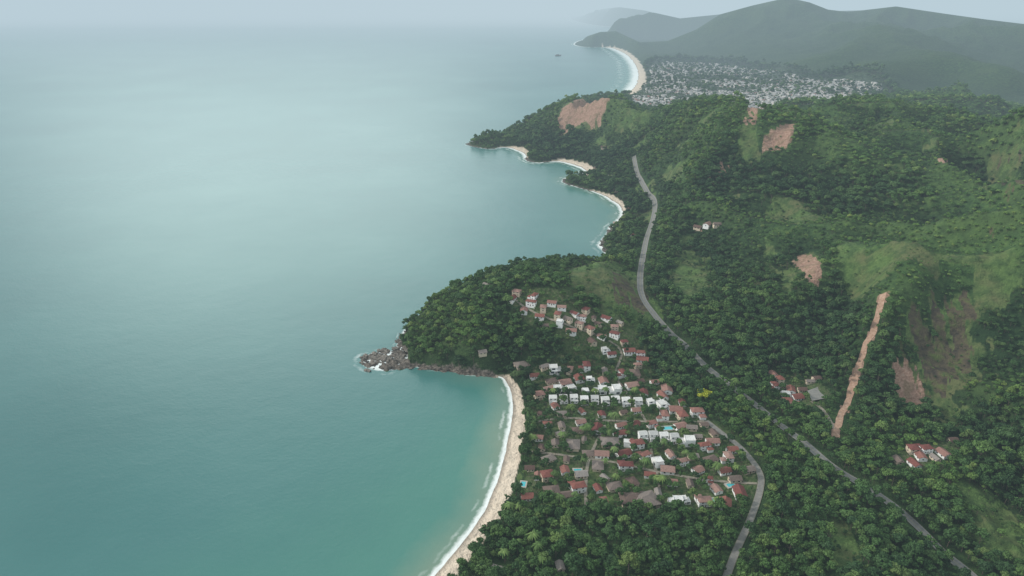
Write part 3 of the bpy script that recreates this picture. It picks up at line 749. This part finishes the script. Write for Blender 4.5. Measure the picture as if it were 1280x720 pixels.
tlabels = ['pale town house with grey pitched roof', 'pale town house with red tile roof', 'large pale town building with grey roof', 'pale town house with light grey roof']
for i in range(min(NI, len(cand))):
    k = random.choice([0, 0, 0, 1, 2, 3, 3]); o = bpy.data.objects.new('town_house', tm_[k]); COL.objects.link(o)
    o.location = (cand[i, 0], cand[i, 1], zt[i] + .5); o.rotation_euler = (0, 0, random.choice([.3, 1.87]) + random.uniform(-.1, .1)); s = random.uniform(.6, 1.0); o.scale = (s, s, s)
    o['label'] = tlabels[k]; o['category'] = 'house'; o['group'] = 'houses of the town on the coastal plain'
TV = []; TF = []; TM = []
for i in range(NI, len(cand)):
    me = tm_[random.choice([0, 0, 0, 1, 2, 3, 3])]; a = random.choice([.3, 1.87]) + random.uniform(-.1, .1); s = random.uniform(.6, 1.05); o = len(TV)
    for v in me.vertices:
        TV.append((cand[i, 0] + s * (v.co.x * math.cos(a) - v.co.y * math.sin(a)), cand[i, 1] + s * (v.co.x * math.sin(a) + v.co.y * math.cos(a)), zt[i] + s * v.co.z))
    r_ = {'a': 3, 'b': 2, 'c': 1, 'd': 1}[me.name.split('_')[2][0]]
    for pz in me.polygons: TF.append(tuple(q + o for q in pz.vertices)); TM.append(0 if pz.material_index == 0 else r_)
if TF:
    o = bpy.data.objects.new('distant_town_houses', mk_mesh('distant_town_houses', TV, TF, [M_town, M_trf, M_red, M_gry2], midx=TM)); COL.objects.link(o)
    o['kind'] = 'stuff'; o['label'] = 'mass of small pale houses on the coastal plain'; o['category'] = 'houses'

# ------------------------------------------------------------------ roads
def road_mat(k):
    t = NT('road_' + k); p = t.pos(); nz = t.noise(.6, 4, p); uv = t.attr('across')
    if k == 'asphalt':
        c = t.ramp(nz, [(.3, (.12, .12, .115)), (.7, (.18, .175, .165))])
        cl = t.mr(t.math('ABSOLUTE', uv), .015, .025, .6, 0); c = t.mix(cl, c, (.45, .36, .10))
        e = t.mr(t.math('ABSOLUTE', t.math('SUBTRACT', t.math('ABSOLUTE', uv), .78)), .012, .022, .6, 0); c = t.mix(e, c, (.45, .45, .43))
        c = t.mix(t.mr(t.math('ABSOLUTE', uv), .85, .92), c, (.13, .125, .08))
    elif k == 'lane':
        c = t.ramp(nz, [(.3, (.15, .145, .135)), (.7, (.22, .21, .19))]); c = t.mix(t.mr(t.math('ABSOLUTE', uv), .8, .95), c, (.15, .14, .09))
    elif k == 'dirt':
        c = t.ramp(nz, [(.3, (.25, .15, .10)), (.6, (.36, .235, .17)), (.8, (.46, .34, .26))])
    else:
        c = t.ramp(nz, [(.3, (.17, .15, .11)), (.7, (.26, .23, .19))])
    return t.out(c, .9, .15)
rm = {k: road_mat(k) for k in ('asphalt', 'lane', 'dirt', 'lanedust')}
for name, wd, k, gg, P in road_paths:
    d = np.gradient(P, axis=0); d /= np.linalg.norm(d, axis=1)[:, None] + 1e-9; nn = np.stack([-d[:, 1], d[:, 0]], 1)
    if k == 'dirt':
        P = P + nn * ((fbm(np.arange(len(P)) / 6., np.zeros(len(P)), 2, 12) - .5) * 3)[:, None]
    offs0 = np.array([-1, -.6, -.2, .2, .6, 1.]) * wd / 2
    lift = {'asphalt': .45, 'lane': .42, 'dirt': .30, 'lanedust': .33}[k]
    V = []; ac = []
    for i in range(len(P)):
        wv_ = 1 if k != 'dirt' else .5 + 1.0 * float(fbm(np.array([i / 4.]), np.array([.5]), 3, 6)[0])
        offs = offs0 * wv_
        zc = [float(height(P[i, 0] + nn[i, 0] * o, P[i, 1] + nn[i, 1] * o)) for o in offs]
        zm = np.mean(zc)
        for o, z_, o0 in zip(offs, zc, offs0):
            zq = max(z_, zm * .7 + z_ * .3) + lift
            V.append((P[i, 0] + nn[i, 0] * o, P[i, 1] + nn[i, 1] * o, zq)); ac.append(o0 / wd * 2)
    Fc = [(i * 6 + j + 6, i * 6 + j + 7, i * 6 + j + 1, i * 6 + j) for i in range(len(P) - 1) for j in range(5)]
    me = mk_mesh(name, V, Fc, [rm[k]], smooth=True)
    if me.polygons[0].normal.z < 0: me.flip_normals()
    at = me.attributes.new('across', 'FLOAT', 'POINT'); at.data.foreach_set('value', np.array(ac, np.float32))
    o = bpy.data.objects.new(name, me); COL.objects.link(o); o['kind'] = 'structure'
    o['label'] = {'asphalt': 'winding two-lane asphalt coast road with painted lines', 'lane': 'pale paved village access road', 'dirt': 'steep bare orange dirt track climbing the hill', 'lanedust': 'narrow unpaved village lane'}[k]; o['category'] = 'road'
lz = height(lot_poly[:, 0], lot_poly[:, 1]); o = bpy.data.objects.new('pavement', mk_mesh('pavement', [(a, b_, float(lz.mean()) + .9) for (a, b_) in lot_poly], [tuple(range(len(lot_poly)))], [rm['lane']])); COL.objects.link(o); o['kind'] = 'structure'; o['label'] = 'grey paved yard beside hamlet houses'; o['category'] = 'pavement'

# ------------------------------------------------------------------ forest points
def field(sp, rmin, rmax, seed, only_town=False):
    r = np.random.default_rng(seed)
    gx = np.arange(-900 if not only_town else 0, 2600, sp); gy = np.arange(150, rmax, sp * .87)
    gx, gy = np.meshgrid(gx, gy); gx = gx + (np.arange(gx.shape[0]) % 2)[:, None] * sp / 2
    x = gx.ravel() + r.uniform(-.5, .5, gx.size) * sp; y = gy.ravel() + r.uniform(-.5, .5, gx.size) * sp
    rr = np.hypot(x, y); m = (rr > rmin) & (rr < rmax); x, y = x[m], y[m]
    az = np.arctan2(x, y); m = (az > az0 + .01) & (az < az1 - .01); x, y = x[m], y[m]
    z = height(x, y); px, py = to_px(x, y, z); m = (px > -60) & (px < 1360) & (py < 800) & (shore(x, y) > 1.8)
    x, y, z = x[m], y[m], z[m]
    if only_town:
        m = hgt(x, y)(townm) > .2; x, y, z = x[m], y[m], z[m]
    g_ = hgt(x, y); s = g_(S); bw = g_(BW); m = (s > bw + 1.0)
    x, y, z = x[m], y[m], z[m]; g_ = hgt(x, y)
    gra = g_(np.maximum(grass, bare)); soi = g_(soil); vl = g_(vill); tn = g_(townm); rk = g_(rockm)
    hl0 = np.exp(-(((x - 20) / 150) ** 2 + ((y - 590) / 130) ** 2))
    u = r.random(len(x))
    prob = np.ones(len(x)); prob *= np.where(gra > .5, np.where(hl0 > .25, .14, .30), 1); prob *= np.where(soi > .3, .04, 1); prob *= np.where(vl > .5, np.where(z > 14, .6, .80), 1); prob *= np.where(tn > .3, .40, 1); prob *= np.where(rk > .75, .2, 1)
    m = u < prob; x, y, z = x[m], y[m], z[m]; gra, vl, tn = gra[m], vl[m], tn[m]
    m = road_dist(x, y) > 1.2; x, y, z, gra, vl, tn = x[m], y[m], z[m], gra[m], vl[m], tn[m]
    keep = ~inside(tip_poly, x, y) & ~inside(lot_poly, x, y)
    for hx, hy, hr in house_xy: keep &= (x - hx) ** 2 + (y - hy) ** 2 > (hr + 1.0) ** 2
    x, y, z, gra, vl, tn = x[keep], y[keep], z[keep], gra[keep], vl[keep], tn[keep]
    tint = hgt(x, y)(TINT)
    sc = (.40 + .80 * r.random(len(x)) ** 1.2) * (sp / 6.0)
    big = r.random(len(x)) < .05; sc[big] *= 1.35
    hl = np.exp(-(((x - 20) / 150) ** 2 + ((y - 590) / 130) ** 2))
    scrub = sstep(.52, .64, fbm(x / 90, y / 90, 3, 202)) * (z > 14) * .42 * np.clip(1 - 2.2 * hl, 0, 1)
    sc *= (1 - scrub) * (1.12 - .3 * tint); sc = np.where(gra > .5, sc * .48, sc); sc = np.where(vl > .5, sc * .80, sc); sc = np.where(tn > .3, sc * .55, sc)
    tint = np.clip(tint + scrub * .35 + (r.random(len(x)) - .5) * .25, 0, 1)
    return np.stack([x, y, z, sc, tint], 1)
T = np.vstack([field(4.5, 150, 850, 1), field(5.5, 850, 1450, 2), field(7.8, 1450, 2500, 3), field(14, 2500, 3900, 4, True)])
Sh = field(7.5, 150, 600, 9); Sh[:, 3] *= .42; T_all = np.vstack([T, Sh])
px, py = to_px(T[:, 0], T[:, 1], T[:, 2] + 6)
vis = (px > 0) & (px < 1280) & (py > 0) & (py < 720) & (T[:, 3] > .6)
dist_ = np.sqrt(T[:, 0] ** 2 + T[:, 1] ** 2 + (H - T[:, 2]) ** 2); order = np.argsort(np.where(vis, dist_, 1e9))
ind = order[:298]
restm = np.ones(len(T_all), bool); restm[ind] = False
rest = T_all[restm]
print('trees', len(T_all))
def put_tree(cm, tm, loc, rot, s, name, label, group, tint=.5, proto={}):
    key = (cm.name, name)
    if key not in proto:
        r0 = bpy.data.objects.new(name, None); c0 = bpy.data.objects.new('crown', cm); t0 = bpy.data.objects.new('trunk', tm); c0.parent = r0; t0.parent = r0; proto[key] = (r0, c0, t0); objs = (r0, c0, t0)
    else:
        a, b_, c_ = proto[key]; r0 = a.copy(); c0 = b_.copy(); t0 = c_.copy(); c0.parent = r0; t0.parent = r0; objs = (r0, c0, t0)
    for o in objs: COL.objects.link(o)
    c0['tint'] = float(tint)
    r0.location = loc; r0.rotation_euler = (0, 0, rot); r0.scale = (s[0], s[0], s[1])
    r0['label'] = label; r0['category'] = 'tree'
    if group: r0['group'] = group
for i in ind:
    x, y, z, s, tt = T[i]; k = random.randrange(len(protos))
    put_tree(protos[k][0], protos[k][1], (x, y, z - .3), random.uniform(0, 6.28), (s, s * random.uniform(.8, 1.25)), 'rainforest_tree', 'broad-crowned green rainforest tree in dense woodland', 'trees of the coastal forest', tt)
x, y, z = hit(879, 505)[0]; put_tree(yel_crown, protos[0][1], (x, y, z), 1., (1.1, 1.3), 'flowering_tree', 'tall bright yellow-green tree above village roofs', None)
cands = [(random.uniform(655, 930), random.uniform(480, 640)) for _ in range(60)] + [(random.uniform(590, 680), random.uniform(640, 715)) for _ in range(16)]
hp = hit([c_[0] for c_ in cands], [c_[1] for c_ in cands])
for (x, y, z) in hp:
    if shore(x, y) < 15 or np.min(np.hypot(house_xy[:, 0] - x, house_xy[:, 1] - y)) < 5.5: continue
    s = random.uniform(.8, 1.15)
    put_tree(palm_crown, palm_trunk, (x, y, float(height(x, y))), random.uniform(0, 6), (s, s), 'palm_tree', 'slender palm tree in a village garden', 'palm trees around the village')

me = bpy.data.meshes.new('forest_points'); me.vertices.add(len(rest)); co = rest[:, :3].copy(); co[:, 2] -= .3; me.vertices.foreach_set('co', co.astype(np.float32).ravel())
rr = rng.random((len(rest), 3))
at = me.attributes.new('tree_rot', 'FLOAT_VECTOR', 'POINT'); v = np.zeros((len(rest), 3), np.float32); v[:, 2] = rr[:, 0] * 6.28; v[:, 0] = (rr[:, 1] - .5) * .2; at.data.foreach_set('vector', v.ravel())
at = me.attributes.new('tree_scale', 'FLOAT_VECTOR', 'POINT'); v = np.repeat(rest[:, 3:4], 3, 1).astype(np.float32); v[:, 2] *= .75 + .55 * rr[:, 2]; at.data.foreach_set('vector', v.ravel())
at = me.attributes.new('tree_kind', 'INT', 'POINT'); at.data.foreach_set('value', rng.integers(0, len(specs), len(rest)).astype(np.int32))
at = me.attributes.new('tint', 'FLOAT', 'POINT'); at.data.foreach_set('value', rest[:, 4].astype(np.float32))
fo = bpy.data.objects.new('forest', me); COL.objects.link(fo); fo['kind'] = 'stuff'; fo['label'] = 'dense green rainforest canopy covering the hills'; fo['category'] = 'forest'
ng = bpy.data.node_groups.new('forest_scatter', 'GeometryNodeTree')
ng.interface.new_socket('Geometry', in_out='INPUT', socket_type='NodeSocketGeometry'); ng.interface.new_socket('Geometry', in_out='OUTPUT', socket_type='NodeSocketGeometry')
gi = ng.nodes.new('NodeGroupInput'); go = ng.nodes.new('NodeGroupOutput'); ip = ng.nodes.new('GeometryNodeInstanceOnPoints'); ci = ng.nodes.new('GeometryNodeCollectionInfo')
ci.inputs['Collection'].default_value = src_col; ci.inputs['Separate Children'].default_value = True; ci.inputs['Reset Children'].default_value = True
def na(nm, dt):
    q = ng.nodes.new('GeometryNodeInputNamedAttribute'); q.data_type = dt; q.inputs['Name'].default_value = nm; return q.outputs['Attribute']
L = ng.links
L.new(gi.outputs[0], ip.inputs['Points']); L.new(ci.outputs[0], ip.inputs['Instance']); ip.inputs['Pick Instance'].default_value = True
L.new(na('tree_kind', 'INT'), ip.inputs['Instance Index']); L.new(na('tree_rot', 'FLOAT_VECTOR'), ip.inputs['Rotation']); L.new(na('tree_scale', 'FLOAT_VECTOR'), ip.inputs['Scale'])
L.new(ip.outputs[0], go.inputs[0])
md = fo.modifiers.new('scatter', 'NODES'); md.node_group = ng

# ------------------------------------------------------------------ rocks
def rockmat(name, a, b, c_):
    t = NT(name); p = t.pos(); m_ = t.out(t.ramp(t.noise(.5, 6, p, .7), [(.3, a), (.5, b), (.75, c_)]), .8, .3); t.bump(t.noise(.9, 5, p, .7), 1., .8); return m_
M_rock = rockmat('sea_rock', (.05, .043, .037), (.14, .12, .10), (.27, .235, .20))
M_rockd = rockmat('dark_shore_rock', (.022, .02, .018), (.06, .052, .044), (.13, .11, .09))
def rocks(mat_, n_):
    out = []
    for i in range(n_):
        V = []
        for v in ICO3[0]:
            q = Vector(v) * 1.3 + Vector((i * 7, 0, 0)); k = 1 + .55 * mnoise.noise(q) + .3 * mnoise.noise(q * 2.6) + .14 * mnoise.noise(q * 6)
            k2 = round(k * 6) / 6 * .5 + k * .5
            V.append((v[0] * k2 * 1.15, v[1] * k2, v[2] * k2 * .62))
        out.append(mk_mesh('rock_mesh', V, ICO3[1], [mat_]))
    return out
rk1 = rocks(M_rock, 5); rk2 = rocks(M_rockd, 4)
def rock(x, y, s, lab, grp='dark rocks along the waterline', ml=rk2):
    o = bpy.data.objects.new('sea_rock', random.choice(ml)); COL.objects.link(o); o.location = (x, y, max(float(height(x, y)), -.3) * .6)
    o.rotation_euler = (random.uniform(-.25, .25), random.uniform(-.25, .25), random.uniform(0, 6.28)); o.scale = (s, s * random.uniform(.5, 1), s * random.uniform(.5, .9))
    o['label'] = lab; o['category'] = 'rock'; o['group'] = grp
for i in range(46):
    a = random.random(); px_ = 456 + 56 * a + random.gauss(0, 2); py_ = 451 - 5 * math.sin(a * 3) + random.gauss(0, 5.5)
    x, y = unproj(px_, py_, 0); rock(float(x), float(y), random.uniform(1.2, 4.2) * (1.15 - .3 * abs(a - .5)), 'jagged brown rock of the sea-washed point', ml=rk1)
for i in range(len(CS) - 1):
    if CS[i, 2] > 2 or CS[i, 1] < 165 or CS[i, 1] > 480: continue
    (ax, ay), (bx, by) = coast_xy[i], coast_xy[i + 1]; L_ = math.hypot(bx - ax, by - ay); nn_ = max(1, int(L_ / 9))
    if 330 < CS[i, 1] < 400: continue
    for k in range(nn_):
        f = (k + random.random()) / nn_; rock(ax + (bx - ax) * f + random.gauss(0, 1.0), ay + (by - ay) * f + random.gauss(0, 1.0), random.uniform(.8, 2.1), 'dark boulder at the foot of the wooded shore')
x, y = unproj(697, 70, 0); rock(float(x), float(y), 20, 'small rocky islet standing in open water', 'offshore islets')

# ------------------------------------------------------------------ haze
def haze(name, bx, sig, colr, lab):
    V, Fc = box(*bx); hm = bpy.data.materials.new(name + '_air'); hm.use_nodes = True; nt = hm.node_tree; nt.nodes.clear()
    ab = nt.nodes.new('ShaderNodeVolumeAbsorption'); ab.inputs['Color'].default_value = (0, 0, 0, 1); ab.inputs['Density'].default_value = sig
    em = nt.nodes.new('ShaderNodeEmission'); em.inputs['Color'].default_value = (*colr, 1); em.inputs['Strength'].default_value = sig
    ad = nt.nodes.new('ShaderNodeAddShader'); ou = nt.nodes.new('ShaderNodeOutputMaterial')
    nt.links.new(ab.outputs[0], ad.inputs[0]); nt.links.new(em.outputs[0], ad.inputs[1]); nt.links.new(ad.outputs[0], ou.inputs['Volume'])
    o = bpy.data.objects.new(name, mk_mesh(name, V, Fc, [hm])); COL.objects.link(o); o['kind'] = 'structure'; o['label'] = lab; o['category'] = 'sky'
haze('sky', (-60000, 60000, -2000, 60000, -30, 900), 1 / 10500, (.43, .57, .65), 'pale humid haze under an overcast sky')
haze('sky_mist', (-59000, 59000, 2700, 59000, -29, 880), 1 / 13000, (.50, .62, .70), 'bluish mist over the far bay')
haze('sky_mist', (-58000, 58000, 5600, 58000, -28, 870), 1 / 11000, (.66, .75, .78), 'bright mist over the far sea')
haze('sky_mist', (-57000, 57000, 8200, 57000, -27, 860), 1 / 5000, (.68, .77, .79), 'bright mist bank at the horizon')

# ------------------------------------------------------------------ light
SE, SA = math.radians(31), math.radians(-86)
wd = bpy.data.worlds.new('World'); scene.world = wd; wd.use_nodes = True; nt = wd.node_tree; bg = nt.nodes['Background']
sky = nt.nodes.new('ShaderNodeTexSky'); sky.sky_type = 'NISHITA'; sky.sun_disc = False; sky.sun_elevation = SE; sky.sun_rotation = SA; sky.dust_density = 3; sky.air_density = 1
tc = nt.nodes.new('ShaderNodeTexCoord'); mp = nt.nodes.new('ShaderNodeMapping'); mp.inputs['Scale'].default_value = (1, 1, 2.2); nt.links.new(tc.outputs['Generated'], mp.inputs[0])
nz = nt.nodes.new('ShaderNodeTexNoise'); nz.inputs['Scale'].default_value = 2.6; nz.inputs['Detail'].default_value = 4; nt.links.new(mp.outputs[0], nz.inputs['Vector'])
cr_ = nt.nodes.new('ShaderNodeValToRGB'); cr_.color_ramp.elements[0].position = .36; cr_.color_ramp.elements[0].color = (4.8, 5.6, 5.9, 1); cr_.color_ramp.elements[1].position = .62; cr_.color_ramp.elements[1].color = (8.4, 9.1, 9.3, 1)
nt.links.new(nz.outputs[0], cr_.inputs[0])
mx = nt.nodes.new('ShaderNodeMix'); mx.data_type = 'RGBA'; mx.inputs[0].default_value = .88; nt.links.new(sky.outputs[0], mx.inputs[6]); nt.links.new(cr_.outputs[0], mx.inputs[7])
vd = nt.nodes.new('ShaderNodeVectorMath'); vd.operation = 'DOT_PRODUCT'; nt.links.new(tc.outputs['Generated'], vd.inputs[0])
ga, ge = math.radians(-19), math.radians(17); vd.inputs[1].default_value = (math.sin(ga) * math.cos(ge), math.cos(ga) * math.cos(ge), math.sin(ge))
mr_ = nt.nodes.new('ShaderNodeMapRange'); mr_.interpolation_type = 'SMOOTHSTEP'; nt.links.new(vd.outputs['Value'], mr_.inputs[0]); mr_.inputs[1].default_value = .92; mr_.inputs[2].default_value = 1.0; mr_.inputs[3].default_value = 0; mr_.inputs[4].default_value = .95
mx2 = nt.nodes.new('ShaderNodeMix'); mx2.data_type = 'RGBA'; nt.links.new(mr_.outputs[0], mx2.inputs[0]); nt.links.new(mx.outputs[2], mx2.inputs[6]); mx2.inputs[7].default_value = (23, 26, 25.4, 1)
nt.links.new(mx2.outputs[2], bg.inputs[0]); bg.inputs[1].default_value = .15
sl = bpy.data.lights.new('sun', 'SUN'); sl.energy = 3.1; sl.angle = math.radians(10); sl.color = (1, .96, .9)
so_ = bpy.data.objects.new('sun', sl); COL.objects.link(so_)
dv = Vector((math.sin(SA) * math.cos(SE), math.cos(SA) * math.cos(SE), math.sin(SE))); so_.rotation_euler = dv.to_track_quat('Z', 'Y').to_euler()

cam = bpy.data.cameras.new('camera'); cam.lens = 24; cam.sensor_width = 36; cam.clip_start = 1; cam.clip_end = 120000
co_ = bpy.data.objects.new('camera', cam); COL.objects.link(co_); co_.location = (0, 0, H); co_.rotation_euler = (math.pi / 2 - TH, 0, 0)
scene.camera = co_
